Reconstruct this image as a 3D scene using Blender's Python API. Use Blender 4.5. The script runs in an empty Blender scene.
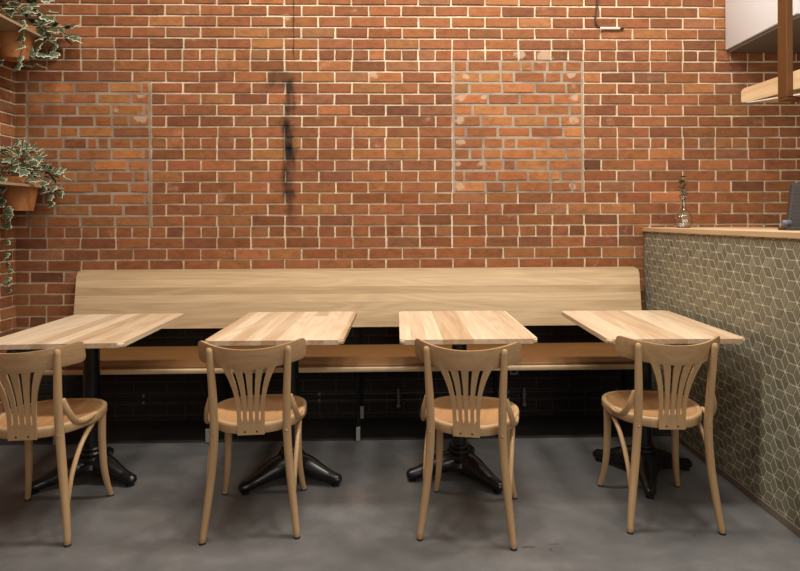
import bpy, bmesh, math, random
from mathutils import Vector, Matrix
random.seed(7)
C = bpy.context.scene.collection
PI = math.pi
D = 3.689            # back wall plane
XL = -2.403          # left wall plane
XC = 1.586           # tiled front of the counter
H = 1.2612           # camera height

# ------------------------------------------------------------------ helpers
def tag(o, label=None, cat=None, group=None, kind=None):
    if label: o['label'] = label
    if cat: o['category'] = cat
    if group: o['group'] = group
    if kind: o['kind'] = kind
    return o

def thing(name, label, cat, loc=(0, 0, 0), rz=0.0, group=None):
    o = bpy.data.objects.new(name, None)
    o.empty_display_size = 0.1
    C.objects.link(o)
    o.location = loc
    o.rotation_euler = (0, 0, rz)
    return tag(o, label, cat, group)

def obj(name, bm, mat, parent=None, smooth=False):
    bmesh.ops.recalc_face_normals(bm, faces=bm.faces)
    me = bpy.data.meshes.new(name)
    for f in bm.faces: f.smooth = smooth
    bm.to_mesh(me); bm.free()
    mats = mat if isinstance(mat, (list, tuple)) else [mat]
    for m in mats: me.materials.append(m)
    o = bpy.data.objects.new(name, me)
    C.objects.link(o)
    if parent: o.parent = parent
    return o

def autosmooth(o, deg=40):
    me = o.data
    for p in me.polygons: p.use_smooth = True
    bm = bmesh.new(); bm.from_mesh(me)
    for e in bm.edges:
        if len(e.link_faces) == 2 and e.calc_face_angle(0) > math.radians(deg): e.smooth = False
    bm.to_mesh(me); bm.free()
    return o

def box(bm, x0, x1, y0, y1, z0, z1, bev=0.0, seg=2):
    r = bmesh.ops.create_cube(bm, size=1.0)
    vs = r['verts']
    for v in vs:
        v.co = Vector(((x0 + x1) / 2 + v.co.x * (x1 - x0), (y0 + y1) / 2 + v.co.y * (y1 - y0), (z0 + z1) / 2 + v.co.z * (z1 - z0)))
    if bev > 0:
        es = set()
        for v in vs: es.update(v.link_edges)
        bmesh.ops.bevel(bm, geom=list(es), offset=bev, segments=seg, affect='EDGES', profile=0.5)

def catmull(pts, n=8):
    P = [Vector(p) for p in pts]
    P = [P[0] * 2 - P[1]] + P + [P[-1] * 2 - P[-2]]
    out = []
    for i in range(1, len(P) - 2):
        a, b, c, d = P[i - 1:i + 3]
        for k in range(n):
            t = k / n
            out.append(0.5 * ((2 * b) + (c - a) * t + (2 * a - 5 * b + 4 * c - d) * t * t + (3 * b - a - 3 * c + d) * t ** 3))
    out.append(P[-2])
    return out

def lerp_list(vals, n):
    out = []
    m = len(vals) - 1
    for i in range(n):
        t = i / (n - 1) * m
        k = min(int(t), m - 1)
        out.append(vals[k] + (vals[k + 1] - vals[k]) * (t - k))
    return out

def tube(bm, path, radii, seg=12, sx=1.0, sy=1.0, up=Vector((0, 0, 1)), cap=0.35):
    path = [Vector(p) for p in path]
    n = len(path)
    if not isinstance(radii, (list, tuple)): radii = [radii] * n
    if len(radii) != n: radii = lerp_list(list(radii), n)
    rings = []
    prev = None
    def ring(c, r, a, b):
        return [bm.verts.new(c + a * (math.cos(2 * PI * k / seg) * r * sx) + b * (math.sin(2 * PI * k / seg) * r * sy)) for k in range(seg)]
    fr = []
    for i, p in enumerate(path):
        t = (path[min(i + 1, n - 1)] - path[max(i - 1, 0)]).normalized()
        if prev is None:
            u = up if abs(t.dot(up)) < 0.95 else Vector((1, 0, 0))
            a = t.cross(u).normalized()
        else:
            a = (prev - t * prev.dot(t)).normalized()
        b = a.cross(t).normalized() * -1
        prev = a
        fr.append((t, a, b))
    t, a, b = fr[0]
    if cap: rings.append(ring(path[0] - t * radii[0] * cap, radii[0] * 0.6, a, b))
    for i, p in enumerate(path):
        t, a, b = fr[i]; rings.append(ring(p, radii[i], a, b))
    t, a, b = fr[-1]
    if cap: rings.append(ring(path[-1] + t * radii[-1] * cap, radii[-1] * 0.6, a, b))
    for i in range(len(rings) - 1):
        for k in range(seg):
            bm.faces.new((rings[i][k], rings[i][(k + 1) % seg], rings[i + 1][(k + 1) % seg], rings[i + 1][k]))
    bm.faces.new(rings[0][::-1]); bm.faces.new(rings[-1])

def lathe(bm, prof, seg=24, loc=(0, 0, 0), capb=True, capt=True):
    L = Vector(loc)
    rs = []
    for r, z in prof:
        rs.append([bm.verts.new(L + Vector((r * math.cos(2 * PI * k / seg), r * math.sin(2 * PI * k / seg), z))) for k in range(seg)])
    for i in range(len(rs) - 1):
        for k in range(seg):
            bm.faces.new((rs[i][k], rs[i][(k + 1) % seg], rs[i + 1][(k + 1) % seg], rs[i + 1][k]))
    if capb: bm.faces.new(rs[0][::-1])
    if capt: bm.faces.new(rs[-1])

def prism(bm, pts2, fn, d0, d1):
    """extrude the outline pts2; fn(u, v, d) gives the 3-D point"""
    a = [bm.verts.new(fn(u, v, d0)) for u, v in pts2]
    b = [bm.verts.new(fn(u, v, d1)) for u, v in pts2]
    n = len(pts2)
    fs = [bm.faces.new(a[::-1]), bm.faces.new(b)]
    for i in range(n):
        bm.faces.new((a[i], a[(i + 1) % n], b[(i + 1) % n], b[i]))
    return fs

def rrect(x0, x1, y0, y1, r, seg=6, corners=(1, 1, 1, 1)):
    """corner order: BL, BR, TR, TL"""
    pts = []
    cs = [(x0, y0, 180), (x1, y0, 270), (x1, y1, 0), (x0, y1, 90)]
    for (x, y, a0), on in zip(cs, corners):
        if not on: pts.append((x, y)); continue
        cx = x + (r if x == x0 else -r); cy = y + (r if y == y0 else -r)
        for k in range(seg + 1):
            a = math.radians(a0 + 90 * k / seg)
            pts.append((cx + r * math.cos(a), cy + r * math.sin(a)))
    return pts

def copy_tree(o, parent=None):
    c = o.copy(); C.objects.link(c)
    if parent: c.parent = parent
    for ch in list(o.children): copy_tree(ch, c)
    return c

# ------------------------------------------------------------------ materials
def lin(c):
    return tuple(((v / 255) / 12.92 if v / 255 <= 0.04045 else ((v / 255 + 0.055) / 1.055) ** 2.4) for v in c) + (1.0,)

class NT:
    def __init__(s, name):
        s.m = bpy.data.materials.new(name); s.m.use_nodes = True
        s.t = s.m.node_tree; s.n = s.t.nodes
        s.b = s.n['Principled BSDF']
    def node(s, typ, **kw):
        n = s.n.new(typ)
        for k, v in kw.items(): setattr(n, k, v)
        return n
    def link(s, a, b): s.t.links.new(a, b)
    def put(s, sock, v):
        if isinstance(v, bpy.types.NodeSocket): s.link(v, sock)
        else: sock.default_value = v
    def math(s, op, a, b=0.0, c=None, clamp=False):
        n = s.node('ShaderNodeMath', operation=op); n.use_clamp = clamp
        s.put(n.inputs[0], a); s.put(n.inputs[1], b)
        if c is not None: s.put(n.inputs[2], c)
        return n.outputs[0]
    def mix(s, f, a, b, mode='MIX'):
        n = s.node('ShaderNodeMix', data_type='RGBA', blend_type=mode)
        s.put(n.inputs[0], f); s.put(n.inputs[6], a); s.put(n.inputs[7], b)
        return n.outputs[2]
    def coords(s):
        tc = s.node('ShaderNodeTexCoord'); sp = s.node('ShaderNodeSeparateXYZ')
        s.link(tc.outputs['Object'], sp.inputs[0])
        return tc.outputs['Object'], sp.outputs
    def comb(s, x, y, z):
        n = s.node('ShaderNodeCombineXYZ')
        for i, v in enumerate((x, y, z)): s.put(n.inputs[i], v)
        return n.outputs[0]
    def noise(s, vec, scale, detail=3, rough=0.55, dist=0.0):
        n = s.node('ShaderNodeTexNoise')
        s.put(n.inputs['Vector'], vec); n.inputs['Scale'].default_value = scale
        n.inputs['Detail'].default_value = detail; n.inputs['Roughness'].default_value = rough
        n.inputs['Distortion'].default_value = dist
        return n.outputs['Fac']
    def ramp(s, f, stops):
        n = s.node('ShaderNodeValToRGB')
        while len(n.color_ramp.elements) < len(stops): n.color_ramp.elements.new(0.5)
        for e, (p, c) in zip(n.color_ramp.elements, stops): e.position = p; e.color = c
        s.put(n.inputs[0], f); return n.outputs[0]
    def step(s, v, a, b):
        n = s.node('ShaderNodeMapRange', interpolation_type='SMOOTHSTEP')
        s.put(n.inputs[0], v); n.inputs[1].default_value = a; n.inputs[2].default_value = b
        return n.outputs[0]
    def bump(s, h, strength=0.2, dist=0.002):
        n = s.node('ShaderNodeBump'); n.inputs['Strength'].default_value = strength; n.inputs['Distance'].default_value = dist
        s.link(h, n.inputs['Height']); s.link(n.outputs[0], s.b.inputs['Normal'])
    def out(s, col, rough=0.5, spec=0.5, metal=0.0):
        s.put(s.b.inputs['Base Color'], col); s.put(s.b.inputs['Roughness'], rough)
        s.b.inputs['Specular IOR Level'].default_value = spec; s.b.inputs['Metallic'].default_value = metal
        return s.m

def plain(name, c, rough=0.5, spec=0.5, metal=0.0, nscale=0, namp=0.15):
    t = NT(name); col = lin(c)
    if nscale:
        v, _ = t.coords(); f = t.noise(v, nscale, 4)
        k = t.ramp(f, [(0.3, (1 - namp,) * 3 + (1,)), (0.7, (1 + namp,) * 3 + (1,))])
        col = t.mix(1.0, col, k, 'MULTIPLY')
    return t.out(col, rough, spec, metal)

def wood(name, light, dark, grain=0, stave=None, w=0.07, cover=0.8, rough=0.45, spec=0.35, rnd=True, amp=1.0, figure=9.0, L=9.0):
    """grain / stave: axis indices; staves are glued strips of width w"""
    t = NT(name); v, s = t.coords()
    r = 0.0
    if rnd:
        oi = t.node('ShaderNodeObjectInfo'); r = t.math('MULTIPLY', oi.outputs['Random'], 37.0)
    g = s[grain]
    oth = [i for i in range(3) if i != grain]
    acr, dep = s[oth[0]], s[oth[1]]
    if stave is not None and oth[0] != stave: acr, dep = dep, acr
    val, off = 0.5, r
    if stave is not None:
        q = t.math('ADD', t.math('DIVIDE', s[stave], w), r)
        idx = t.math('FLOOR', q)
        wn = t.node('ShaderNodeTexWhiteNoise', noise_dimensions='2D')
        t.link(t.comb(idx, r, 0.0), wn.inputs['Vector'])
        seg = t.math('FLOOR', t.math('ADD', t.math('DIVIDE', g, L), t.math('MULTIPLY', wn.outputs['Value'], 5.0)))
        wn2 = t.node('ShaderNodeTexWhiteNoise', noise_dimensions='3D')
        t.link(t.comb(idx, seg, r), wn2.inputs['Vector'])
        val = wn2.outputs['Value']
        off = t.math('MULTIPLY', val, 61.0)
    gg = t.math('ADD', g, off)
    fig = t.noise(t.comb(t.math('MULTIPLY', gg, 0.9), t.math('MULTIPLY', acr, figure), t.math('MULTIPLY', dep, figure)), 1.0, 1.5, 0.4, 0.4)
    rings = t.math('SINE', t.math('MULTIPLY', fig, 46.0))
    rings = t.math('MULTIPLY_ADD', rings, 0.5, 0.5)
    fine = t.noise(t.comb(t.math('MULTIPLY', gg, 5.0), t.math('MULTIPLY', acr, 230.0), t.math('MULTIPLY', dep, 230.0)), 1.0, 3, 0.6)
    a = t.math('MULTIPLY', t.math('POWER', val, 2.2) if stave is not None else t.noise(t.comb(t.math('MULTIPLY', gg, 1.5), acr, dep), 3.0), 0.75 * cover)
    f = t.math('ADD', a, t.math('MULTIPLY', rings, 0.22 * amp))
    f = t.math('ADD', f, t.math('MULTIPLY', t.math('SUBTRACT', fine, 0.4), 0.8 * amp), clamp=True)
    col = t.mix(f, lin(light), lin(dark))
    t.bump(fine, 0.06, 0.001)
    return t.out(col, rough, spec)

M = {}
M['ash'] = wood('ash_tabletop', (218, 199, 170), (168, 130, 90), grain=1, stave=0, w=0.068, cover=0.75, rough=0.42)
M['ash_back'] = wood('ash_backrest', (214, 186, 146), (138, 103, 66), grain=0, stave=2, w=0.047, cover=1.0, rough=0.45, rnd=False, L=40.0, amp=0.7)
M['ash_board'] = wood('ash_seat_board', (214, 190, 152), (170, 132, 90), grain=0, cover=0.5, rnd=False)
M['counter_wood'] = wood('counter_wood', (206, 178, 140), (172, 138, 100), grain=1, stave=0, w=0.09, cover=0.4, rnd=False)
M['shelf_wood'] = wood('hanging_shelf_wood', (228, 204, 164), (188, 148, 100), grain=1, cover=0.5, rnd=False, figure=7)
M['beech'] = wood('bentwood_beech', (184, 152, 112), (152, 118, 82), grain=2, cover=0.45, rough=0.38, amp=0.8, figure=20)
M['beech_rail'] = wood('bentwood_rail', (180, 147, 108), (146, 112, 78), grain=0, cover=0.5, rough=0.4, amp=1.0, figure=14)
M['beech_seat'] = wood('bentwood_seat', (182, 138, 94), (150, 108, 70), grain=1, cover=0.5, rough=0.33, figure=10)
M['iron'] = plain('black_cast_iron', (15, 15, 16), 0.32, 0.5, nscale=30, namp=0.3)
M['black_steel'] = plain('black_steel', (14, 14, 14), 0.7, 0.2)
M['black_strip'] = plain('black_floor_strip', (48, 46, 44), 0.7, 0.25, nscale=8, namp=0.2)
M['sleeve'] = plain('grey_sleeve', (150, 150, 146), 0.45)
M['screw'] = plain('dark_screw', (60, 48, 36), 0.35, metal=0.8)
M['bolt'] = plain('steel_bolt', (190, 180, 160), 0.3, metal=0.9)
M['rubber'] = plain('dark_glide', (45, 36, 30), 0.7)
M['terracotta'] = plain('terracotta', (164, 110, 66), 0.75, 0.2, nscale=14, namp=0.18)
M['soil'] = plain('soil', (40, 30, 22), 0.95, 0.1, nscale=80, namp=0.4)
M['stem'] = plain('vine_stem', (92, 88, 56), 0.7, 0.2)
M['shelf_grey'] = plain('grey_plank', (150, 128, 104), 0.6, 0.25, nscale=9, namp=0.12)
M['bronze'] = plain('bronze_bar', (104, 68, 36), 0.42, 0.5, metal=0.35)
M['white_metal'] = plain('white_metal', (226, 226, 226), 0.5)
M['grey_under'] = plain('grey_underside', (108, 104, 98), 0.6)
M['device'] = plain('dark_device', (58, 52, 50), 0.5)
M['device_light'] = plain('device_fitting', (96, 98, 108), 0.4)
M['cable'] = plain('black_cable', (40, 30, 26), 0.5)
M['cable_white'] = plain('white_plug', (225, 215, 200), 0.5)
M['pipe'] = plain('dull_pipe', (62, 60, 56), 0.5, metal=0.3)
M['fitting'] = plain('grey_fitting', (120, 116, 108), 0.45, metal=0.4)
M['kick'] = plain('grey_baseboard', (112, 100, 86), 0.55, nscale=12, namp=0.1)
M['plaster'] = plain('painted_plaster', (206, 198, 186), 0.8, 0.2)
M['ceiling'] = plain('ceiling_paint', (206, 202, 196), 0.85, 0.2)

# tan leather
t = NT('tan_leather'); v, s = t.coords()
f = t.noise(t.comb(t.math('MULTIPLY', s[0], 1.2), t.math('MULTIPLY', s[1], 6.0), s[2]), 2.0, 4)
col = t.mix(f, lin((100, 67, 34)), lin((116, 79, 41)))
t.bump(t.noise(v, 260, 2), 0.15, 0.001)
M['leather'] = t.out(col, 0.5, 0.35)

# brick (per-brick colour stored with the mesh) and mortar
def stains(t, s):
    """soot streak up the back wall: a stain with its own shape"""
    nz = t.noise(t.comb(t.math('MULTIPLY', s[0], 12.0), 0.0, t.math('MULTIPLY', s[2], 5.0)), 1.0, 3)
    xx = t.math('ABSOLUTE', t.math('ADD', s[0], 0.685))
    xx = t.math('SUBTRACT', xx, t.math('MULTIPLY', t.math('SUBTRACT', nz, 0.5), 0.16))
    a = t.math('SUBTRACT', 1.0, t.step(xx, 0.0, 0.06))
    zz = t.math('MULTIPLY', t.step(s[2], 1.10, 1.45), t.math('SUBTRACT', 1.0, t.step(s[2], 2.12, 2.24)))
    a = t.math('MULTIPLY', a, zz)
    bx = t.math('SUBTRACT', 1.0, t.step(t.math('ABSOLUTE', t.math('ADD', s[0], 0.755)), 0.03, 0.10))
    bz = t.math('SUBTRACT', 1.0, t.step(t.math('ABSOLUTE', t.math('SUBTRACT', s[2], 2.155)), 0.03, 0.08))
    b = t.math('MULTIPLY', bx, bz)
    m = t.math('MAXIMUM', t.math('MULTIPLY', a, 0.72), t.math('MULTIPLY', b, 0.6))
    m = t.math('MULTIPLY', m, t.math('MULTIPLY_ADD', nz, 2.4, -0.25), clamp=True)
    cx = t.math('ABSOLUTE', t.math('ADD', t.math('ADD', s[0], 0.655), t.math('MULTIPLY', t.math('SUBTRACT', nz, 0.5), 0.05)))
    cr = t.math('MULTIPLY', t.math('SUBTRACT', 1.0, t.step(cx, 0.003, 0.007)), t.step(s[2], 2.26, 2.30))
    return t.math('MAXIMUM', m, t.math('MULTIPLY', cr, t.math('MULTIPLY_ADD', nz, 1.6, -0.2), clamp=True))

def blots(t, s, v):
    """pale plaster left on single bricks"""
    nz = t.math('MULTIPLY', t.math('SUBTRACT', t.noise(v, 26.0, 4, 0.65), 0.5), 5.0)
    m = None
    for (px, py, r) in ((288, 18, .030), (374, 75, .030), (466, 76, .026), (573, 75, .026), (461, 97, .038), (485, 97, .020), (575, 97, .030), (460, 120, .036), (575, 120, .036), (461, 142, .028), (458, 164, .022), (482, 164, .030), (459, 187, .034), (573, 187, .026), (521, 55, .040), (545, 57, .050), (145, 118, .040), (145, 96, .024), (120, 110, .022)):
        X = ((px - 412) / 577 + .0247) * D; Z = H + (219.5 - py) / 577 * D
        dx = t.math('DIVIDE', t.math('SUBTRACT', s[0], X), r); dz = t.math('DIVIDE', t.math('SUBTRACT', s[2], Z), r * .75)
        q = t.math('ADD', t.math('ADD', t.math('MULTIPLY', dx, dx), t.math('MULTIPLY', dz, dz)), nz)
        q = t.math('SUBTRACT', 1.0, t.step(q, 0.4, 1.3))
        m = q if m is None else t.math('MAXIMUM', m, q)
    return t.math('MULTIPLY', m, t.math('GREATER_THAN', s[1], 3.6))

def black_zone(t, s):
    """mask for the near-black tone low on the back wall and behind the bench"""
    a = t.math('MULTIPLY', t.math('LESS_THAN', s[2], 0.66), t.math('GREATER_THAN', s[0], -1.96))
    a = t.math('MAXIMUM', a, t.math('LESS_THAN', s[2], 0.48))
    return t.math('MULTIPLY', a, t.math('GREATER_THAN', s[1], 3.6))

def brick_mat(name):
    t = NT(name); v, s = t.coords()
    at = t.node('ShaderNodeAttribute'); at.attribute_name = 'Col'
    n1 = t.noise(t.comb(t.math('MULTIPLY', s[0], 20.0), t.math('MULTIPLY', s[1], 20.0), t.math('MULTIPLY', s[2], 34.0)), 1.0, 4, 0.6)
    k = t.ramp(n1, [(0.25, (0.70, 0.68, 0.66, 1)), (0.5, (1, 1, 1, 1)), (0.8, (1.22, 1.2, 1.2, 1))])
    col = t.mix(1.0, at.outputs['Color'], k, 'MULTIPLY')
    n3 = t.noise(v, 120.0, 2, 0.5)
    col = t.mix(t.math('MULTIPLY', t.step(n3, 0.60, 0.75), 0.35), col, lin((105, 58, 40)))
    n2 = t.noise(v, 6.0, 6, 0.68)
    col = t.mix(t.math('MULTIPLY', t.step(n2, 0.60, 0.72), 0.38), col, lin((206, 160, 126)))
    col = t.mix(t.math('MULTIPLY', blots(t, s, v), 0.55), col, lin((196, 172, 146)))
    col = t.mix(stains(t, s), col, lin((30, 24, 20)))
    col = t.mix(black_zone(t, s), col, lin((40, 35, 31)))
    t.bump(t.noise(v, 90, 4), 0.5, 0.004)
    return t.out(col, 0.85, 0.2)
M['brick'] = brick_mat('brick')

def mortar_mat(name, c1, c2):
    t = NT(name); v, s = t.coords()
    n = t.noise(v, 5.0, 5, 0.65)
    col = t.mix(t.step(n, 0.40, 0.62), lin(c1), lin(c2))
    n2 = t.noise(v, 60.0, 3)
    col = t.mix(t.math('MULTIPLY', t.step(n2, 0.5, 0.7), 0.35), col, lin((150, 120, 96)))
    col = t.mix(stains(t, s), col, lin((40, 34, 30)))
    col = t.mix(black_zone(t, s), col, lin((62, 57, 52)))
    t.bump(n2, 0.4, 0.004)
    return t.out(col, 0.9, 0.15)
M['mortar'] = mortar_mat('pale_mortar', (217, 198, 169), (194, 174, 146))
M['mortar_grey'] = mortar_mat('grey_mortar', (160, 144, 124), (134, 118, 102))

# polished concrete
t = NT('concrete_floor'); v, s = t.coords()
n1 = t.noise(t.comb(t.math('MULTIPLY', s[0], 1.0), t.math('MULTIPLY', s[1], 1.6), 0.0), 1.7, 8, 0.62, 0.6)
n2 = t.noise(v, 8.0, 6, 0.65)
n3 = t.noise(v, 160.0, 2)
f = t.math('ADD', t.math('MULTIPLY', n1, 0.65), t.math('MULTIPLY', n2, 0.35))
col = t.ramp(f, [(0.32, lin((80, 80, 79))), (0.5, lin((95, 94, 92))), (0.68, lin((114, 112, 108)))])
col = t.mix(t.math('MULTIPLY', t.step(n3, 0.55, 0.75), 0.2), col, lin((70, 68, 66)))
st = t.noise(v, 2.6, 3, 0.5, 0.3)
col = t.mix(t.math('MULTIPLY', t.step(st, 0.60, 0.75), 0.35), col, lin((132, 112, 92)))
# reddish scuffs on the floor
for (px, py, ax, ay) in ((0.50, 2.21, 0.030, 0.010), (0.60, 2.225, 0.024, 0.006), (0.58, 2.19, 0.006, 0.016), (1.175, 2.265, 0.010, 0.007)):
    dx = t.math('DIVIDE', t.math('SUBTRACT', s[0], px), ax); dy = t.math('DIVIDE', t.math('SUBTRACT', s[1], py), ay)
    rr = t.math('ADD', t.math('MULTIPLY', dx, dx), t.math('MULTIPLY', dy, dy))
    rr = t.math('ADD', rr, t.math('MULTIPLY', t.math('SUBTRACT', t.noise(v, 90, 2), 0.5), 2.5))
    col = t.mix(t.math('MULTIPLY', t.math('SUBTRACT', 1.0, t.step(rr, 0.2, 1.2)), 0.6), col, lin((82, 52, 42)))
rg = t.math('MULTIPLY_ADD', n2, 0.25, 0.36)
t.bump(n2, 0.05, 0.003)
M['floor'] = t.out(col, rg, 0.35)

# tiles: colour jitter stored with the mesh
t = NT('olive_tile'); v, s = t.coords()
at = t.node('ShaderNodeAttribute'); at.attribute_name = 'Col'
n = t.noise(v, 40.0, 4)
col = t.mix(1.0, at.outputs['Color'], t.ramp(n, [(0.3, (0.88, 0.88, 0.88, 1)), (0.7, (1.1, 1.1, 1.1, 1))]), 'MULTIPLY')
M['tile'] = t.out(col, 0.42, 0.4)
M['grout'] = plain('cream_grout', (208, 203, 180), 0.85, 0.2)

# variegated ivy: leaf margin stored with the mesh
M['plaster'] = plain('painted_plaster', (120, 110, 100), 0.8, 0.2)
t = NT('variegated_ivy'); v, s = t.coords()
at = t.node('ShaderNodeAttribute'); at.attribute_name = 'Edge'
n = t.noise(v, 38.0, 3)
e = t.math('ADD', at.outputs['Fac'], t.math('MULTIPLY', t.math('SUBTRACT', n, 0.5), 0.55))
gr = t.mix(t.noise(v, 16.0, 2), lin((46, 60, 40)), lin((88, 102, 72)))
col = t.mix(t.step(e, 0.62, 0.80), gr, lin((190, 188, 158)))
M['ivy'] = t.out(col, 0.5, 0.35)
M['sprig'] = plain('grey_green_sprig', (62, 86, 58), 0.6, 0.3, nscale=60, namp=0.3)

# glass
t = NT('clear_glass')
t.b.inputs['Transmission Weight'].default_value = 1.0
t.b.inputs['IOR'].default_value = 1.45
M['glass'] = t.out(lin((245, 250, 250)), 0.03, 0.5)

# perforated white metal
t = NT('perforated_white'); v, s = t.coords()
vo = t.node('ShaderNodeTexVoronoi', feature='F1'); vo.inputs['Scale'].default_value = 110.0; vo.inputs['Randomness'].default_value = 0.0
t.link(v, vo.inputs['Vector'])
col = t.mix(t.math('MULTIPLY', t.math('SUBTRACT', 1.0, t.step(vo.outputs['Distance'], 0.22, 0.4)), 0.35), lin((226, 226, 226)), lin((150, 150, 152)))
M['perf'] = t.out(col, 0.5, 0.4)

# ------------------------------------------------------------------ brickwork
PITCH_Z = 0.07024; Z0 = 2.6286; PITCH_X = 0.2131; JOINT = 0.0105
PAL = [(150, 98, 69), (146, 94, 66), (155, 102, 72), (142, 91, 65), (150, 98, 72), (148, 96, 66), (152, 99, 70), (146, 95, 68), (144, 92, 64), (160, 110, 75), (128, 83, 62), (146, 101, 78)]
PAL2 = [(166, 109, 73), (170, 113, 76), (160, 104, 70), (172, 119, 82), (160, 105, 72), (152, 98, 70)]
def brick_face(bm, lay, x0, x1, z0, z1, fn, depth, col, mi=0):
    j = lambda a: random.uniform(-a, a)
    q = [(x0 + j(.002), z0 + j(.0018)), (x1 + j(.002), z0 + j(.0018)), (x1 + j(.002), z1 + j(.0018)), (x0 + j(.002), z1 + j(.0018))]
    cx, cz = (x0 + x1) / 2, (z0 + z1) / 2
    d = depth + j(.0015)
    b = [bm.verts.new(fn(x, z, 0.0)) for x, z in q]
    r = 0.0022
    f = [bm.verts.new(fn(x + (r if x < cx else -r), z + (r if z < cz else -r), d)) for x, z in q]
    fs = [bm.faces.new(f)] + [bm.faces.new((b[i], b[(i + 1) % 4], f[(i + 1) % 4], f[i])) for i in range(4)]
    for fc in fs:
        fc.material_index = mi
        for lp in fc.loops: lp[lay] = col

def pick(pal, dark=0.0):
    c = random.choice(pal); k = random.gauss(1.0, 0.05) - dark
    return lin(tuple(max(0, min(255, v * k * m + random.uniform(-2, 2))) for v, m in zip(c, (0.915, 0.885, 0.78))))

def course(bm, lay, xa, xb, zb, zt, phase, pitch, fn, depth, pal, joint=JOINT, odd=0.0):
    n = math.floor((xa - phase) / pitch)
    x = phase + n * pitch
    cuts = [xa]
    while x < xb - 0.03:
        if x > xa + 0.03: cuts.append(x + random.uniform(-.005, .005))
        x += pitch
    cuts.append(xb)
    out = []
    for a, b in zip(cuts, cuts[1:]):
        if odd and random.random() < odd and b - a > 0.15:
            m = a + (b - a) * random.uniform(.3, .7); out += [(a, m), (m, b)]
        else: out.append((a, b))
    for a, b in out:
        brick_face(bm, lay, a + joint / 2, b - joint / 2, zb + joint / 2, zt - joint / 2, fn, depth, pick(pal))

def brick_wall(name, xa, xb, ztop, fn, patches):
    bm = bmesh.new(); lay = bm.loops.layers.float_color.new('Col')
    k0 = -int((ztop - Z0) / PITCH_Z)
    q = [bm.verts.new(fn(x, z, 0.0)) for x, z in ((xa, 0), (xb, 0), (xb, ztop), (xa, ztop))]
    bm.faces.new(q).material_index = 1
    for (pa, pb, kt, kb) in patches:
        q = [bm.verts.new(fn(x, z, 0.003)) for x, z in ((pa, Z0 - kb * PITCH_Z - .004), (pb, Z0 - kb * PITCH_Z - .004), (pb, Z0 - kt * PITCH_Z + .008), (pa, Z0 - kt * PITCH_Z + .008))]
        bm.faces.new(q).material_index = 2
    for k in range(k0, 38):
        zt = Z0 - k * PITCH_Z; zb = max(zt - PITCH_Z, 0.0)
        if zt - zb < 0.02: continue
        header = (k % 8 == 4)
        spans = [(xa, xb, None)]
        for p in patches:
            if p[2] <= k < p[3]:
                ns = []
                for a, b, w in spans:
                    if w is None and p[0] < b and p[1] > a:
                        ns += [(a, p[0], None), (p[0], p[1], p), (p[1], b, None)]
                    else: ns.append((a, b, w))
                spans = [x for x in ns if x[1] - x[0] > 0.02]
        for a, b, w in spans:
            if w is None:
                ph = -1.993 + (0 if k % 2 else PITCH_X / 2)
                course(bm, lay, a, b, zb, zt, -1.993 if header else ph, PITCH_X / 2 if header else PITCH_X, fn, 0.007, PAL)
            else:
                ph = w[0] + (k % 2) * PITCH_X * 0.47 + random.uniform(-.03, .03)
                course(bm, lay, a + .007, b - .007, zb, zt, ph, PITCH_X * 0.98, fn, 0.006, PAL2, 0.015, 0.12)
    o = obj(name, bm, [M['brick'], M['mortar'], M['mortar_grey']])
    return tag(o, kind='structure')

CEIL = 4.1
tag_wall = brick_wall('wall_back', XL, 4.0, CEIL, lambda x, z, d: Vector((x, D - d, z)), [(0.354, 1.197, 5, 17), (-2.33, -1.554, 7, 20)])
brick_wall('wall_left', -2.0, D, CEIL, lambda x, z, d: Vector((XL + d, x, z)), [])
# white paint drips / plaster blots left on the brick
# floor, ceiling and the far sides of the room
bm = bmesh.new(); box(bm, XL - .1, 4.1, -2.1, D + .1, -0.1, 0.0); tag(obj('floor', bm, M['floor']), kind='structure')
bm = bmesh.new(); box(bm, XL - .1, 4.1, -2.1, D + .1, CEIL, CEIL + .1); tag(obj('ceiling', bm, M['ceiling']), kind='structure')
bm = bmesh.new(); box(bm, 4.0, 4.1, -2.1, D + .1, 0, CEIL); tag(obj('wall_right', bm, M['plaster']), kind='structure')
bm = bmesh.new(); box(bm, XL - .1, 4.0, -2.1, -2.0, 0, CEIL); tag(obj('wall_front', bm, M['plaster']), kind='structure')

# black floor strip below the bench
bm = bmesh.new(); box(bm, XL + .01, XC - .008, 3.306, D - .009, 0.0, 0.003); tag(obj('floor_strip', bm, M['black_strip']), kind='structure')

# ------------------------------------------------------------------ bench
bench = thing('wall_bench', 'long ash wooden bench with tan leather seat along the brick wall', 'bench', (-0.2325, D - 0.2, 0))
BX0, BX1 = -1.993 + 0.2325, 1.533 + 0.2325
def by(y): return y - (D - 0.2)
bm = bmesh.new()
lo, hi = Vector((0, by(3.585), 0.597)), Vector((0, by(3.635), 0.957))
ax = (hi - lo).normalized(); nrm = Vector((0, ax.z, -ax.y))
hh = (hi - lo).length
fs = prism(bm, rrect(BX0, BX1, 0, hh, 0.038, 7, (1, 1, 1, 1)), lambda u, v, d: Vector((u, 0, 0)) + lo + ax * v + nrm * d, 0.0, 0.032)
es = [e for e in bm.edges if any(f in fs for f in e.link_faces)]
bmesh.ops.bevel(bm, geom=es, offset=0.005, segments=2, affect='EDGES')
autosmooth(obj('backrest', bm, M['ash_back'], bench))
bm = bmesh.new(); box(bm, BX0, BX1, by(3.235), by(3.655), 0.408, 0.434, 0.006); autosmooth(obj('seat_board', bm, M['ash_board'], bench))
bm = bmesh.new()
prof = [(3.252, .4345), (3.252, .440), (3.256, .446), (3.266, .4505), (3.285, .4535), (3.33, .457), (3.50, .470), (3.628, .478), (3.643, .476), (3.650, .468), (3.650, .4345)]
prism(bm, prof, lambda u, v, d: Vector((d, by(u), v)), BX0 + .005, BX1 - .005)
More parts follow.
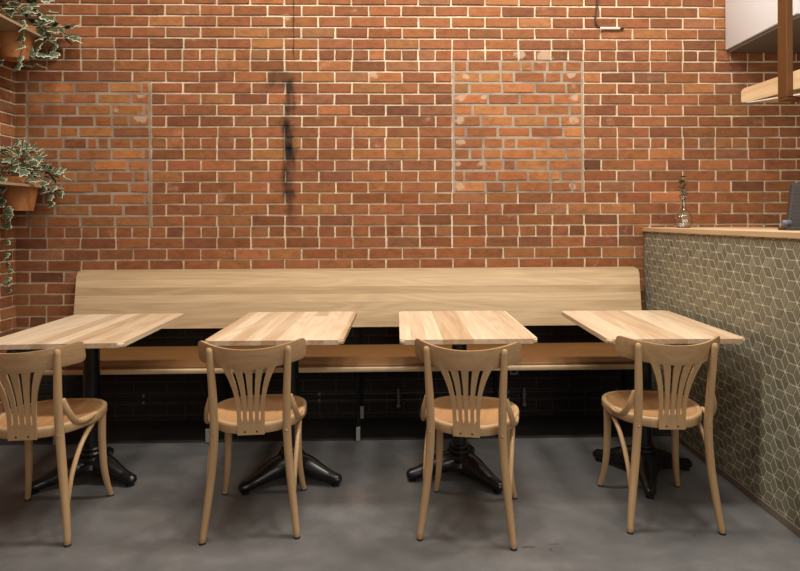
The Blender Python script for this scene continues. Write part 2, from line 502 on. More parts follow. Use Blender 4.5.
autosmooth(obj('seat_cushion', bm, M['leather'], bench), 60)
for X in (-1.93, -1.08, -0.23, 0.62, 1.45):
    x = X + 0.2325
    bm = bmesh.new(); box(bm, x - .009, x + .009, by(3.292), by(3.310), 0.004, 0.408, .002)
    l = obj('leg', bm, M['black_steel'], bench)
    bm = bmesh.new(); box(bm, x - .0115, x + .0115, by(3.2895), by(3.3125), 0.0035, 0.082, .003); obj('foot_sleeve', bm, M['sleeve'], l)['label'] = 'pale grey foot sleeve'
    bm = bmesh.new(); box(bm, x - .009, x + .009, by(3.657), by(3.675), 0.004, 0.80, .002)
    box(bm, x - .009, x + .009, by(3.630), by(3.660), 0.60, 0.63, .002)
    l = obj('leg', bm, M['black_steel'], bench)
    bm = bmesh.new(); box(bm, x - .0115, x + .0115, by(3.6545), by(3.6775), 0.0035, 0.082, .003); obj('foot_sleeve', bm, M['sleeve'], l)['label'] = 'pale grey foot sleeve'

# ------------------------------------------------------------------ tables
TW, TD, TT, TZ = 0.607, 0.787, 0.021, 0.738
def foot_bm(a):
    bm = bmesh.new()
    d = Vector((math.cos(a), math.sin(a), 0))
    pts = [(0.03, 0.080), (0.09, 0.072), (0.15, 0.054), (0.20, 0.040), (0.235, 0.033), (0.256, 0.030)]
    path = catmull([d * r + Vector((0, 0, z)) for r, z in pts], 5)
    rad = [0.060, 0.054, 0.042, 0.032, 0.029, 0.025]
    tube(bm, path, lerp_list(rad, len(path)), 14, sx=1.0, sy=0.86, cap=0.45)
    for v in bm.verts: v.co.z = max(v.co.z, 0.010)
    # small adjusting pad
    lathe(bm, [(0.018, 0.0), (0.018, 0.012)], 14, d * 0.238)
    # raised boss on the toe
    lathe(bm, [(0.010, 0.045), (0.010, 0.056), (0.006, 0.058)], 10, d * 0.245)
    return bm
def make_table(label, loc, rz, foot_angle, base_off):
    t = thing('pedestal_table', label, 'table', loc, rz, 'four ash-topped pedestal tables in a row')
    bm = bmesh.new()
    fs = prism(bm, rrect(-TW / 2, TW / 2, -TD / 2, TD / 2, 0.022, 6), lambda u, v, d: Vector((u, v, d)), TZ - TT, TZ)
    es = [e for e in bm.edges if sum(f in fs for f in e.link_faces) == 1]
    bmesh.ops.bevel(bm, geom=es, offset=0.006, segments=3, affect='EDGES')
    autosmooth(obj('tabletop', bm, M['ash'], t), 50)
    ox, oy = base_off
    bm = bmesh.new()
    box(bm, ox - .19, ox + .19, oy - .03, oy + .03, TZ - TT - .016, TZ - TT, .003)
    box(bm, ox - .03, ox + .03, oy - .24, oy + .24, TZ - TT - .014, TZ - TT, .003)
    obj('mounting_plate', bm, M['iron'], t)
    bm = bmesh.new(); lathe(bm, [(0.037, 0.13), (0.037, 0.66), (0.046, 0.68), (0.046, TZ - TT - .004)], 24, (ox, oy, 0))
    autosmooth(obj('column', bm, M['iron'], t))
    bm = bmesh.new()
    lathe(bm, [(0.040, 0.035), (0.082, 0.050), (0.088, 0.072), (0.082, 0.092), (0.070, 0.098), (0.072, 0.110), (0.066, 0.118), (0.055, 0.121), (0.058, 0.132), (0.052, 0.141), (0.046, 0.143), (0.049, 0.152), (0.044, 0.160), (0.0372, 0.163)], 28, (ox, oy, 0))
    autosmooth(obj('hub', bm, M['iron'], t), 30)
    for k in range(3):
        fb = foot_bm(foot_angle + k * 2 * PI / 3 - rz)
        bmesh.ops.translate(fb, verts=fb.verts, vec=(ox, oy, 0))
        autosmooth(obj('foot', fb, M['iron'], t))
    return t
R = math.radians
def bo(tc, bc, rz):
    v = Matrix.Rotation(-rz, 2) @ Vector((bc[0] - tc[0], bc[1] - tc[1])); return (v.x, v.y)
for label, tc, rz, bc, fa in (
    ('light ash pedestal table nearest the left wall, beneath the potted ivy', (-1.4934, 2.8862), 0.0237, (-1.503, 2.868), -21),
    ('light ash pedestal table second from the left wall', (-0.5399, 2.9169), -0.0072, (-0.524, 2.836), -20.5),
    ('light ash pedestal table third from the left wall, in line with the square brick patch', (0.3097, 2.9059), 0.0024, (0.301, 2.836), -49),
    ('light ash pedestal table standing against the olive tiled counter', (1.2230, 2.8728), -0.0179, (1.207, 2.812), 12.5)):
    make_table(label, (tc[0], tc[1], 0), rz, R(fa), bo(tc, bc, rz))

# ------------------------------------------------------------------ chairs
def seat_outline(k, n=48):
    pts = []
    for i in range(n):
        a = 2 * PI * i / n
        c, s = math.cos(a), math.sin(a)
        x = 0.202 * math.copysign(abs(c) ** 0.78, c)
        y = 0.202 * math.copysign(abs(s) ** 0.78, s)
        x *= 1 + 0.19 * (y / 0.202) * (1 if y < 0 else 0.25)
        pts.append((x * k, 0.036 + y * k))
    return pts
def splat_pt(x, z, d=0.0):
    u = (z - 0.41) / 0.30
    y = -0.170 - 0.004 * u - 0.067 * u * u
    dy = -0.004 - 0.1 * u
    n = Vector((0, -0.30, dy)).normalized()
    bend = (0.25 + 2.1 * max(u, 0) ** 2) * x * x
    return Vector((x, y + bend, z)) + n * d
def slab_strip(bm, left, right, d0, d1):
    """closed strip between two lists of (x, z)"""
    L0 = [bm.verts.new(splat_pt(x, z, d0)) for x, z in left]; R0 = [bm.verts.new(splat_pt(x, z, d0)) for x, z in right]
    L1 = [bm.verts.new(splat_pt(x, z, d1)) for x, z in left]; R1 = [bm.verts.new(splat_pt(x, z, d1)) for x, z in right]
    for i in range(len(left) - 1):
        bm.faces.new((L0[i], R0[i], R0[i + 1], L0[i + 1])); bm.faces.new((L1[i], L1[i + 1], R1[i + 1], R1[i]))
        bm.faces.new((L0[i], L0[i + 1], L1[i + 1], L1[i])); bm.faces.new((R0[i], R1[i], R1[i + 1], R0[i + 1]))
    bm.faces.new((L0[0], L1[0], R1[0], R0[0])); bm.faces.new((L0[-1], R0[-1], R1[-1], L1[-1]))

def make_chair():
    t = thing('bentwood_chair', 'x', 'chair')
    # seat: bent rim and dished panel
    bm = bmesh.new()
    rings = [(0.885, 0.424), (0.885, 0.442), (0.90, 0.4455), (0.975, 0.4455), (0.994, 0.442), (1.0, 0.434), (0.997, 0.412), (0.985, 0.406), (0.885, 0.410)]
    RR = [[bm.verts.new((x, y, z)) for x, y in seat_outline(k)] for k, z in rings]
    n = len(RR[0])
    for i in range(len(RR)):
        a, b = RR[i], RR[(i + 1) % len(RR)]
        for j in range(n): bm.faces.new((a[j], a[(j + 1) % n], b[(j + 1) % n], b[j]))
    autosmooth(obj('seat_rim', bm, M['beech'], t), 50)
    bm = bmesh.new()
    rings = [(0.884, 0.412), (0.884, 0.4425), (0.84, 0.441), (0.7, 0.434), (0.5, 0.429), (0.25, 0.427)]
    RR = [[bm.verts.new((x, y, z)) for x, y in seat_outline(k)] for k, z in rings]
    for a, b in zip(RR, RR[1:]):
        for j in range(n): bm.faces.new((a[j], a[(j + 1) % n], b[(j + 1) % n], b[j]))
    bm.faces.new(RR[0][::-1]); bm.faces.new(RR[-1])
    o = autosmooth(obj('seat', bm, M['beech_seat'], t), 50); o['label'] = 'orange-brown dished seat panel'
    # rear legs run up into the back posts
    for s in (-1, 1):
        bm = bmesh.new()
        path = catmull([(s * .182, -.205, 0.007), (s * .168, -.188, .12), (s * .151, -.176, .27), (s * .1415, -.178, .42), (s * .1425, -.194, .56), (s * .1480, -.208, .69), (s * .1515, -.216, .757)], 6)
        tube(bm, path, [.0125, .0150, .0165, .0168, .0160, .0140, .0120], 14, cap=0.6)
        l = autosmooth(obj('rear_leg', bm, M['beech'], t))
        bm = bmesh.new(); lathe(bm, [(.013, 0), (.013, .008)], 14, (s * .182, -.205, 0)); obj('glide', bm, M['rubber'], l)
        bm = bmesh.new(); bmesh.ops.create_icosphere(bm, subdivisions=2, radius=.0045, matrix=Matrix.Translation((s * .1415, -.1955, .425))); obj('bolt', bm, M['bolt'], l, True)
        bm = bmesh.new()
        path = catmull([(s * .180, .205, 0.007), (s * .170, .192, .06), (s * .160, .178, .15), (s * .156, .170, .28), (s * .158, .166, .415)], 7)
        tube(bm, path, [.0115, .0130, .0150, .0165, .0170], 14, cap=0.2)
        l = autosmooth(obj('front_leg', bm, M['beech'], t))
        bm = bmesh.new(); lathe(bm, [(.012, 0), (.012, .008)], 14, (s * .180, .205, 0)); obj('glide', bm, M['rubber'], l)
        # bent bracket from the post to the side of the seat
        bm = bmesh.new()
        path = catmull([(s * .156, -.184, .562), (s * .171, -.170, .508), (s * .182, -.130, .456), (s * .191, -.070, .438), (s * .195, -.005, .438)], 7)
        tube(bm, path, [.010, .012, .013, .0125, .009], 12, sx=0.62, sy=1.0)
        autosmooth(obj('hip_bracket', bm, M['beech'], t))
        # bent brace below the seat
        bm = bmesh.new()
        path = catmull([(s * .166, -.170, .150), (s * .170, -.140, .255), (s * .174, -.070, .345), (s * .176, .020, .392), (s * .172, .110, .404)], 7)
        tube(bm, path, [.0085, .0095, .0100, .0100, .0090], 12, sx=0.85)
        autosmooth(obj('leg_brace', bm, M['beech'], t))
    # curved crest rail
    bm = bmesh.new()
    NS, NH = 40, 6
    grid = []
    for i in range(NS + 1):
        s = -1 + 2 * i / NS; s = s * (1.5 - 0.5 * s * s)
        x = 0.209 * s
        e = max(0.0, (abs(s) - 0.92) / 0.08)
        hf = 0.0400 * (0.62 + 0.38 * math.sqrt(max(0.0, 1 - e ** 2.4))) * (1 + 0.08 * s * s)
        zc = 0.7210 + 0.018 * s * s
        yc = -0.239 + 0.118 * abs(s) ** 2.1
        # normal in plan
        dx, dyy = 0.212, 0.118 * 2.1 * abs(s) ** 1.1 * (1 if s >= 0 else -1)
        nv = Vector((dyy, -dx, 0)).normalized()
        col = []
        for k in range(NH + 1):
            q = -1 + 2 * k / NH
            rec = -0.008 * q
            col.append((Vector((x, yc + rec, zc + hf * q)), nv, math.sqrt(max(0.25, 1 - 0.55 * q ** 6))))
        grid.append(col)
    th = 0.0075
    A = [[bm.verts.new(p + nv * th * w) for p, nv, w in c] for c in grid]
    B = [[bm.verts.new(p - nv * th * w) for p, nv, w in c] for c in grid]
    for i in range(NS):
        for k in range(NH):
            bm.faces.new((A[i][k], A[i + 1][k], A[i + 1][k + 1], A[i][k + 1])); bm.faces.new((B[i][k], B[i][k + 1], B[i + 1][k + 1], B[i + 1][k]))
        bm.faces.new((A[i][0], B[i][0], B[i + 1][0], A[i + 1][0])); bm.faces.new((A[i][NH], A[i + 1][NH], B[i + 1][NH], B[i][NH]))
    for k in range(NH):
        bm.faces.new((A[0][k], A[0][k + 1], B[0][k + 1], B[0][k])); bm.faces.new((A[NS][k], B[NS][k], B[NS][k + 1], A[NS][k + 1]))
    autosmooth(obj('crest_rail', bm, M['beech_rail'], t), 50)
    # fan splat: five slats growing out of one panel
    bm = bmesh.new()
    zs = [0.456 + (0.702 - 0.456) * i / 16 for i in range(17)]
    def half(z): u = max(0, (z - .466) / .234); return 0.0535 + 0.056 * u ** 2.3
    for k in range(-2, 3):
        lf, rt = [], []
        for z in zs:
            u = max(0, (z - .456) / .246)
            W = 2 * half(z); sw = W / 5 * (0.66 + 0.07 * u); sp = (W - sw) / 4
            if u < 0.001: sw = W / 5 * 1.0; sp = (W - sw) / 4
            lf.append((k * sp - sw / 2, z)); rt.append((k * sp + sw / 2, z))
        slab_strip(bm, lf, rt, -0.004, 0.004)
    zz = [0.405, 0.42, 0.44, 0.458]
    slab_strip(bm, [(-.0525 if z < .41 else -.0535, z) for z in zz], [(.0525 if z < .41 else .0535, z) for z in zz], -0.0041, 0.0041)
    o = obj('fan_splat', bm, M['beech'], t)
    for s in (-1, 1):
        bm = bmesh.new(); bmesh.ops.create_icosphere(bm, subdivisions=2, radius=.0038, matrix=Matrix.Translation(splat_pt(s * .023, .418, .0035))); obj('screw', bm, M['screw'], o, True)
    return t
chair0 = make_chair()
for i, (label, x, y, rz) in enumerate((
    ('pale bentwood chair at the table nearest the left wall, cut off by the left edge', -1.483, 2.464, 4.5),
    ('pale bentwood chair pulled up to the table second from the left wall', -0.603, 2.490, 5.0),
    ('pale bentwood chair turned slightly, pulled up to the third table from the left wall', 0.3045, 2.434, -12.4),
    ('pale bentwood chair beside the olive tiled counter', 1.121, 2.490, -3.0))):
    c = chair0 if i == 0 else copy_tree(chair0)
    c.location = (x, y, 0); c.rotation_euler = (0, 0, R(rz))
    tag(c, label, 'chair', 'four bentwood chairs facing the bench')

# ------------------------------------------------------------------ counter
ZT0, ZT1 = 1.179, 1.206
YA, YB = 1.0, D - 0.010
counter = thing('bar_counter', 'bar-height counter faced with olive rhombus tiles at right', 'counter', (XC + .35, (YA + YB) / 2, 0))
ccx, ccy = XC + .35, (YA + YB) / 2
def cw(x, y, z): return Vector((x - ccx, y - ccy, z))
bm = bmesh.new(); v0, v1 = cw(XC + .0121, YA, 0.03), cw(XC + .70, YB, ZT0)
box(bm, v0.x, v1.x, v0.y, v1.y, v0.z, v1.z); obj('carcass', bm, M['plaster'], counter)
bm = bmesh.new(); lay = bm.loops.layers.float_color.new('Col')
a = 0.0484; h3 = math.sqrt(3)
E = [(a * math.cos(R(60 * k)), a * math.sin(R(60 * k))) for k in range(6)]
gap = 0.0036
ky0, ky1 = int((YA - 2.331) / (1.5 * a)) - 2, int((YB - 2.331) / (1.5 * a)) + 2
for i in range(ky0, ky1):
    for j in range(-30, 30):
        y = 2.331 + i * 1.5 * a; z = 1.136 + (j + 0.5 * (i % 2)) * a * h3
        if z < -0.2 or z > 1.4: continue
        for (p, q) in ((0, 1), (1, 2), (2, 3)):
            P = [(y, z), (y + E[p][0], z + E[p][1]), (y + E[p][0] + E[q][0], z + E[p][1] + E[q][1]), (y + E[q][0], z + E[q][1])]
            if max(u for u, _ in P) < YA or min(u for u, _ in P) > YB or max(w for _, w in P) < 0.03 or min(w for _, w in P) > ZT0: continue
            mu, mw = sum(u for u, _ in P) / 4, sum(w for _, w in P) / 4
            inr = a * math.sin(R(60)) / 2
            k1, k2 = 1 - gap / 2 / inr, 1 - (gap / 2 + .0016) / inr
            base = [bm.verts.new(cw(XC + .0100, mu + (u - mu) * k1, mw + (w - mw) * k1)) for u, w in P]
            top = [bm.verts.new(cw(XC, mu + (u - mu) * k2, mw + (w - mw) * k2)) for u, w in P]
            br = random.gauss(1, .05) * (0.96, 1.0, 1.05)[p]
            colr = lin(tuple(v * br for v in (122, 119, 100)))
            for f in [bm.faces.new(top)] + [bm.faces.new((base[n], base[(n + 1) % 4], top[(n + 1) % 4], top[n])) for n in range(4)]:
                for lp in f.loops: lp[lay] = colr
for co, no in ((cw(XC, YA, 0), (0, -1, 0)), (cw(XC, YB, 0), (0, 1, 0)), (cw(XC, 0, 0.036), (0, 0, -1)), (cw(XC, 0, ZT0), (0, 0, 1))):
    bmesh.ops.bisect_plane(bm, geom=bm.verts[:] + bm.edges[:] + bm.faces[:], plane_co=co, plane_no=no, clear_outer=True)
tiles = obj('rhombus_tiles', bm, M['tile'], counter)
bm = bmesh.new(); v0, v1 = cw(XC + .0022, YA, 0.03), cw(XC + .012, YB, ZT0)
box(bm, v0.x, v1.x, v0.y, v1.y, v0.z, v1.z); obj('grout_bed', bm, M['grout'], counter)
bm = bmesh.new(); v0, v1 = cw(XC - .006, YA, 0.0), cw(XC + .012, YB, 0.034)
box(bm, v0.x, v1.x, v0.y, v1.y, v0.z, v1.z, .003); obj('kick_strip', bm, M['kick'], counter)
bm = bmesh.new(); box(bm, XC - .012, XC + .74, YA - .02, D - .009, ZT0 + .0006, ZT1, .003)
tag(obj('countertop', bm, M['counter_wood']), 'long pale wooden countertop on the olive tiled counter', 'countertop')

# glass bottle with a sprig on the counter
vase = thing('glass_vase', 'small clear glass bottle with a green sprig on the countertop', 'vase', (1.728, 3.45, ZT1))
bm = bmesh.new()
prof = [(0.034, 0.0), (0.050, 0.006), (0.053, 0.03), (0.050, 0.058), (0.040, 0.082), (0.022, 0.108), (0.0155, 0.13), (0.0145, 0.19), (0.0155, 0.22), (0.019, 0.232)]
inner = [(max(r - .004, .006), max(z, .008)) for r, z in prof]
lathe(bm, prof + inner[::-1], 12)
autosmooth(obj('bottle', bm, M['glass'], vase), 20)
bm = bmesh.new()
tube(bm, catmull([(0.004, 0, .03), (-.002, .003, .13), (.002, -.002, .22), (-.006, 0, .30)], 5), .0022, 6)
tube(bm, catmull([(0.002, 0, .13), (.006, .003, .22), (.012, 0, .27)], 5), .0018, 6)
obj('stem', bm, M['stem'], vase)
bm = bmesh.new()
for k in range(80):
    z = random.uniform(.15, .315); a_ = random.uniform(0, 2 * PI); r = random.uniform(.004, .034) * (0.5 if z > .28 else 1) * (0.6 if z < .2 else 1)
    c = Vector((r * math.cos(a_), r * math.sin(a_), z)); d = Vector((math.cos(a_), math.sin(a_), random.uniform(-.3, .8))).normalized() * random.uniform(.018, .034)
    w = d.cross(Vector((0, 0, 1))).normalized() * .008
    q = [bm.verts.new(x) for x in (c - d * .4, c + w + Vector((0, 0, .002)), c + d * .6, c - w + Vector((0, 0, .002)))]
    bm.faces.new(q)
o = obj('leaves', bm, M['sprig'], vase)
# screen seen from behind
dev = thing('screen', 'dark grey ribbed back of a screen standing on the countertop at right edge', 'screen', (1.893, 2.60, ZT1))
bm = bmesh.new()
tilt = Vector((0.12, 0, 1)).normalized(); wd = Vector((1, -0.22, 0)).normalized(); nn = tilt.cross(wd).normalized()
def dp(u, v, d): return Vector((-.115, 0, .012)) + wd * u + tilt * v + nn * d
fs = prism(bm, rrect(0, 0.34, 0, 0.205, .008, 4), dp, -.012, .012)
obj('housing', bm, M['device'], dev)
bm = bmesh.new()
for k in range(11):
    z = .022 + k * .0165
    prism(bm, [(.012, z), (.328, z), (.328, z + .008), (.012, z + .008)], dp, .012, .0150)
    prism(bm, [(.012, z), (.328, z), (.328, z + .008), (.012, z + .008)], dp, -.0150, -.012)
obj('rib', bm, M['device'], dev)
bm = bmesh.new(); box(bm, -.135, .20, -.075, .03, 0, .014, .004); obj('base', bm, M['device'], dev)
bm = bmesh.new(); tube(bm, [(-.142, -.02, .034), (-.110, -.02, .034)], .013, 12); tube(bm, [(-.128, -.02, .014), (-.128, -.02, .03)], .006, 8); obj('hinge', bm, M['device_light'], dev, True)

# ------------------------------------------------------------------ hanging shelf and white unit
sh = thing('hanging_shelf', 'thick pale wooden shelf hung on a bronze bar above the counter', 'shelf', (2.05, 2.7, 1.9))
bm = bmesh.new()
SX = 1.922
def slope(y, a_, b_): return a_ + (b_ - a_) * (3.18 - y) / (3.18 - 2.708)
ys = [3.18, 3.17, 3.15, 3.10, 1.6]
up = [slope(3.18, 1.983, 1.972) - .016, slope(3.17, 1.983, 1.972) - .004, slope(3.15, 1.983, 1.972), slope(3.10, 1.983, 1.972), slope(1.6, 1.983, 1.972)]
lw = [1.915, 1.909, 1.905, 1.8955, 1.8955 - .06]
for i, y in enumerate(ys): lw[i] = max(slope(y, 1.908, 1.852), 1.84) + (.008 if i == 0 else 0)
out = [(y, z) for y, z in zip(ys, up)] + [(y, z) for y, z in list(zip(ys, lw))[::-1]]
prism(bm, out, lambda u, v, d: Vector((d - 2.05, u - 2.7, v - 1.9)), SX, SX + .26)
obj('shelf_board', bm, M['shelf_wood'], sh)
bm = bmesh.new()
out = [(y, z) for y, z in ((3.13, slope(3.13, 1.908, 1.852)), (2.56, 1.840), (2.56, 1.834), (3.13, slope(3.13, 1.908, 1.852) - .005))]
prism(bm, out, lambda u, v, d: Vector((d - 2.05, u - 2.7, v - 1.9)), SX + .001, SX + .03)
o = obj('edge_strip', bm, M['white_metal'], sh); o['label'] = 'white strip along the lower edge'
bm = bmesh.new()
box(bm, 1.890 - 2.05, 1.9215 - 2.05, 2.755 - 2.7, 2.822 - 2.7, 1.853 - 1.9, CEIL - 1.9, .002)
obj('hanger_bar', bm, M['bronze'], sh)
bm = bmesh.new()
box(bm, 1.8905 - 2.05, 2.20 - 2.05, 2.757 - 2.7, 2.820 - 2.7, 1.838 - 1.9, 1.8525 - 1.9, .002)
obj('hanger_strap', bm, M['bronze'], sh)
# white perforated wall unit
un = thing('wall_unit', 'white perforated metal box high on the brick wall at upper right', 'wall unit', (2.75, 3.345, 2.33))
bm = bmesh.new(); box(bm, -.63, .75, -.335, .333, 0.018, .70, .004); autosmooth(obj('casing', bm, M['perf'], un))
bm = bmesh.new(); box(bm, -.615, .735, -.32, .325, 0.0, .018); obj('underside', bm, M['grey_under'], un)

# cable hanging down the wall
cb = thing('hanging_cable', 'thin dark cable with a pale plug hanging on the brick wall near the top', 'cable', (1.28, D - .012, 2.5))
bm = bmesh.new()
def px2(x, y):  # metres on the wall from picture measures taken at the wall plane
    return ((x - 412) / 577 + .0247) * D * 1.0, H + (219.5 - y) / 577 * D
pts = []
for (x, y) in ((598, -40), (597, 0), (595.5, 12), (595, 20), (597, 26), (602, 29)):
    X, Z = px2(x, y); pts.append((X * 1.01 - 1.28, -.004, Z - 2.5))
tube(bm, catmull(pts, 5), .0048, 8); obj('wire', bm, M['cable'], cb, True)
bm = bmesh.new()
X, Z = px2(600, 28.3); X2, Z2 = px2(619, 28.3)
tube(bm, [(X * 1.01 - 1.28, -.005, Z - 2.5), (X2 * 1.01 - 1.28, -.005, Z2 - 2.5)], .0085, 10); obj('plug', bm, M['cable_white'], cb, True)
bm = bmesh.new()
X3, _ = px2(623, 28.3)
tube(bm, [(X2 * 1.01 - 1.28, -.005, Z2 - 2.5), (X3 * 1.01 - 1.28, -.005, Z2 - 2.5)], .006, 10); obj('plug_tip', bm, M['cable'], cb, True)

# services on the wall under the bench
for nm, z, lab in (('wall_pipe', .160, 'thin dull pipe along the wall under the bench, the upper one'), ('wall_pipe', .118, 'thin dull pipe along the wall under the bench, the lower one')):
    p = thing(nm, lab, 'pipe', (-.2, D - .018, z), group='thin pipes under the bench')
    bm = bmesh.new(); tube(bm, [(-1.75, 0, 0), (1.74, 0, 0)], .0065, 8); obj('tube', bm, M['pipe'], p, True)
    for x in (-1.4, -.3, .9, 1.6):
        bm = bmesh.new(); box(bm, x - .007, x + .007, -.0085, .0105, -.009, .009); obj('clip', bm, M['fitting'], p)
for x, lab in ((-.0, 'small grey pipe valve on the wall below the bench, left of the third chair'), (.80, 'small grey pipe valve on the wall below the bench, right of the third chair')):
    v_ = thing('pipe_valve', lab, 'valve', (x, D - .034, .09), group='pipe valves under the bench')
    bm = bmesh.new(); lathe(bm, [(.010, .0), (.010, .05), (.016, .054), (.016, .062), (.008, .066), (.008, .10)], 12); autosmooth(obj('body', bm, M['fitting'], v_))
    bm = bmesh.new(); bmesh.ops.create_uvsphere(bm, u_segments=12, v_segments=8, radius=.016, matrix=Matrix.Translation((0, -.006, -.006))); obj('knob', bm, M['fitting'], v_, True)
ol = thing('wall_outlet', 'small pale outlet box on the dark wall under the bench, behind the third chair', 'outlet', (.735, D - .022, .30))
bm = bmesh.new(); box(bm, -.028, .028, -.014, .014, -.03, .03, .004); obj('cover', bm, M['fitting'], ol)
bm = bmesh.new(); box(bm, -.014, .014, -.0165, -.014, -.014, .014, .001); obj('socket', bm, M['black_steel'], ol)

# ------------------------------------------------------------------ ivy
def leaf(bm, lay, pos, out, nrm, size):
    """five-lobed ivy leaf: Edge = 1 on the margin"""
    out = out.normalized(); nrm = (nrm - out * nrm.dot(out)).normalized(); sd = out.cross(nrm)
    sh_ = [(0.0, 0.0), (.30, -.10), (.46, .12), (.30, .26), (.42, .50), (.20, .56), (0.0, 1.0)]
    pts = sh_ + [(-x, y) for x, y in sh_[-2:0:-1]]
    c0 = Vector((0, .36))
    def P(x, y, lift): return pos + sd * (x * size) + out * (y * size) + nrm * ((-(abs(x) * .35) - y * y * .18 + lift) * size)
    rim = [bm.verts.new(P(x, y, 0)) for x, y in pts]
    inn = [bm.verts.new(P(c0.x + (x - c0.x) * .72, c0.y + (y - c0.y) * .72, .03)) for x, y in pts]
    cen = bm.verts.new(P(0, .36, .06))
    n = len(pts)
    for i in range(n):
        f = bm.faces.new((rim[i], rim[(i + 1) % n], inn[(i + 1) % n], inn[i]))
        for lp, e in zip(f.loops, (1, 1, .5, .5)): lp[lay] = (e, e, e, 1)
        f = bm.faces.new((inn[i], inn[(i + 1) % n], cen))
        for lp, e in zip(f.loops, (.5, .5, 0)): lp[lay] = (e, e, e, 1)

def ivy(label, loc, zshelf, bushes, vines, seed, shelf_gap):
    rnd = random.Random(seed)
    root = thing('potted_ivy', label, 'potted plant', loc, 0, 'potted ivies on the left wall')
    bm = bmesh.new()
    prof = [(.066, -.150), (.070, -.150), (.098, .0), (.110, .0006), (.112, .046), (.098, .046), (.094, .02)]
    lathe(bm, prof, 28, capb=True, capt=False)
    autosmooth(obj('flower_pot', bm, M['terracotta'], root), 35)
    bm = bmesh.new(); lathe(bm, [(.090, .015), (.095, .03)], 20); obj('soil', bm, M['soil'], root)
    lb = bmesh.new(); lay = lb.loops.layers.float_color.new('Edge')
    sb = bmesh.new()
    for (c, rad, n, smin, smax) in bushes:
        c = Vector(c)
        for k in range(n):
            a_ = rnd.uniform(0, 2 * PI); el = rnd.uniform(-.35, 1.2)
            d = Vector((math.cos(a_) * math.cos(el), math.sin(a_) * math.cos(el), math.sin(el)))
            p = c + Vector((d.x * rad[0], d.y * rad[1], d.z * rad[2])) * rnd.uniform(.55, 1.0)
            if loc[0] + p.x < XL + .03: p.x = XL + .03 - loc[0] + rnd.uniform(0, .03)
            if loc[1] + p.y > D - .04: p.y = D - .04 - loc[1]
            o_ = (d + Vector((rnd.uniform(-.6, .6), rnd.uniform(-.6, .6), rnd.uniform(-.9, .1)))).normalized()
            nr = (Vector((0, -.6, .9)) + d * .7 + Vector((rnd.uniform(-.4, .4), rnd.uniform(-.4, .4), 0)))
            if abs(nr.normalized().dot(o_)) > .95: continue
            leaf(lb, lay, p, o_, nr, rnd.uniform(smin, smax))
            if k % 4 == 0: tube(sb, catmull([Vector((d.x * .04, d.y * .04, .03)), c * .5 + p * .35 + Vector((0, 0, .03)), p], 4), .0018, 5)
    for pts, n, smin, smax in vines:
        path = catmull(pts, 8)
        tube(sb, path, .0024, 6)
        for k in range(n):
            p = path[min(len(path) - 1, int((k + .7) / n * len(path)))]
            o_ = Vector((rnd.uniform(-1, 1), rnd.uniform(-1, .1), rnd.uniform(-1.0, .0)))
            leaf(lb, lay, p, o_, Vector((rnd.uniform(-.3, .3), -1, .5)), rnd.uniform(smin, smax))
    obj('foliage', lb, M['ivy'], root, True)
    obj('stems', sb, M['stem'], root, True)
    return root

def plant_shelf(label, z, yh, xh):
    s_ = thing('plant_shelf', label, 'shelf', (XL + .008, 3.1, z), group='grey plant shelves on the left wall')
    bm = bmesh.new()
    x0, x1, y0, y1 = 0.0, .297, -.55, D - .0085 - 3.1
    outer = [bm.verts.new((x, y, 0)) for x, y in ((x0, y0), (x1, y0), (x1, y1), (x0, y1))]
    cx, cy = xh - (XL + .008), yh - 3.1
    hole = [bm.verts.new((cx + .1005 * math.cos(2 * PI * k / 28), cy + .1005 * math.sin(2 * PI * k / 28), 0)) for k in range(28)]
    es = [bm.edges.new((l[i], l[(i + 1) % len(l)])) for l in (outer, hole) for i in range(len(l))]
    bmesh.ops.triangle_fill(bm, edges=es, use_beauty=True)
    r = bmesh.ops.extrude_face_region(bm, geom=bm.faces[:])
    bmesh.ops.translate(bm, verts=[v for v in r['geom'] if isinstance(v, bmesh.types.BMVert)], vec=(0, 0, -.014))
    obj('plank', bm, M['shelf_grey'], s_)
    for y in (-.35, .2):
        bm = bmesh.new(); box(bm, 0.0, .012, y - .012, y + .012, -.12, -.014); box(bm, .0, .16, y - .012, y + .012, -.026, -.014); obj('bracket', bm, M['shelf_grey'], s_)
    return s_
ZS1, ZS2 = 2.36, 1.472
P1, P2 = (-2.243, 3.45), (-2.222, 3.45)
plant_shelf('grey plank shelf on left wall holding the upper ivy pot', ZS1, P1[1], P1[0])
plant_shelf('grey plank shelf on left wall holding the lower ivy pot', ZS2, P2[1], P2[0])
ivy('upper variegated ivy in a terracotta pot, at the top left corner', (P1[0], P1[1], ZS1), ZS1,
    [((0.0, 0.0, .15), (.20, .18, .20), 85, .05, .085), ((.16, .10, .03), (.13, .10, .10), 30, .05, .08), ((.05, -.02, -.16), (.14, .08, .07), 14, .05, .08)],
    [([(.08, -.09, .05), (.13, -.14, .02), (.12, -.12, -.10), (.07, -.10, -.22)], 7, .045, .07),
     ([(.09, .02, .05), (.17, .03, .02), (.20, .04, -.03), (.21, .04, -.10)], 5, .05, .075),
     ([(-.05, -.10, .05), (-.09, -.15, .0), (-.09, -.14, -.2), (-.07, -.12, -.42)], 9, .04, .065),
     ([(-.02, -.10, .05), (-.02, -.15, .0), (-.01, -.15, -.15), (-.05, -.12, -.34), (-.06, -.10, -.75)], 6, .03, .05)], 11, 0)
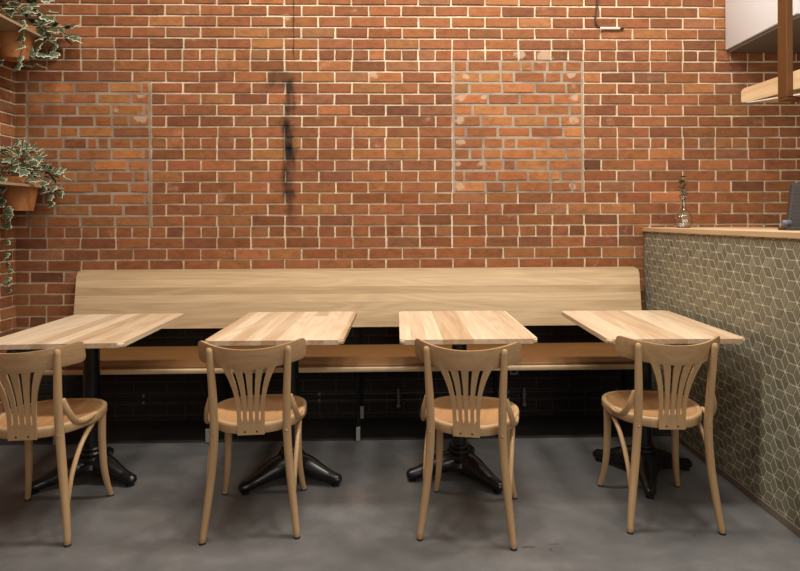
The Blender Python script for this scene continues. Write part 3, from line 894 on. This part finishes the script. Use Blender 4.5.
ivy('lower variegated ivy in a terracotta pot with a long trailing vine', (P2[0], P2[1], ZS2), ZS2,
    [((0.0, 0.0, .12), (.18, .16, .14), 80, .04, .07), ((.13, .03, .06), (.11, .08, .06), 24, .04, .065)],
    [([(.08, -.06, .05), (.15, -.08, .03), (.19, -.06, -.03), (.22, -.05, -.10)], 8, .04, .06),
     ([(.09, .0, .05), (.16, .02, .02), (.22, .03, -.05)], 4, .04, .06),
     ([(-.02, -.11, .05), (.0, -.15, .0), (.02, -.15, -.14), (.04, -.14, -.24)], 7, .045, .065),
     ([(-.02, -.10, .05), (-.01, -.145, .0), (-.005, -.12, -.2), (-.012, -.09, -.45), (-.005, -.08, -.60)], 16, .035, .055)], 5, 0)

# ------------------------------------------------------------------ light
def area(name, loc, rot, sx, sy, power, col, spread=PI):
    l = bpy.data.lights.new(name, 'AREA'); l.shape = 'RECTANGLE'; l.size = sx; l.size_y = sy
    l.energy = power; l.color = col; l.spread = spread
    o = bpy.data.objects.new(name, l); C.objects.link(o); o.location = loc; o.rotation_euler = rot
    return o
WARM = (1.0, 0.95, 0.885)
for i, (x, p) in enumerate(((-1.25, 24), (-0.35, 43), (0.65, 49), (1.65, 42))):
    area('ceiling_lamp', (x, 2.4, 3.9), (0, 0, 0), .40, .30, p, WARM, R(172))
for i, x in enumerate((-0.7, 1.5)):
    area('room_lamp', (x, 0.8, 3.9), (0, 0, 0), 1.4, .8, 22, WARM, R(172))
area('front_fill', (1.6, -1.9, 2.3), (R(90), 0, 0), 2.8, 2.0, 85, (1.0, 0.955, 0.90))  # added soft fill behind the camera, brightens surfaces facing it; no window modelled
w = bpy.data.worlds.new('World'); bpy.context.scene.world = w; w.use_nodes = True
w.node_tree.nodes['Background'].inputs[0].default_value = (1, .95, .88, 1)
w.node_tree.nodes['Background'].inputs[1].default_value = 0.05

# ------------------------------------------------------------------ camera
cam = bpy.data.cameras.new('camera'); co = bpy.data.objects.new('camera', cam); C.objects.link(co)
co.location = (0, 0, H)
YAW, ROLL = 0.0247, -0.0038
co.rotation_euler = (Matrix.Rotation(-YAW, 3, 'Z') @ Matrix.Rotation(PI / 2, 3, 'X') @ Matrix.Rotation(ROLL, 3, 'Z')).to_euler()
cam.sensor_width = 36.0; cam.sensor_fit = 'HORIZONTAL'; cam.lens = 577.23 / 800 * 36
cam.shift_x = -11.92 / 800; cam.shift_y = -65.84 / 800
cam.clip_start = 0.05
sc = bpy.context.scene; sc.camera = co
sc.view_settings.view_transform = 'Standard'; sc.view_settings.look = 'None'
sc.view_settings.gamma = 1.0; sc.view_settings.use_curve_mapping = False
sc.view_settings.exposure = 0.0
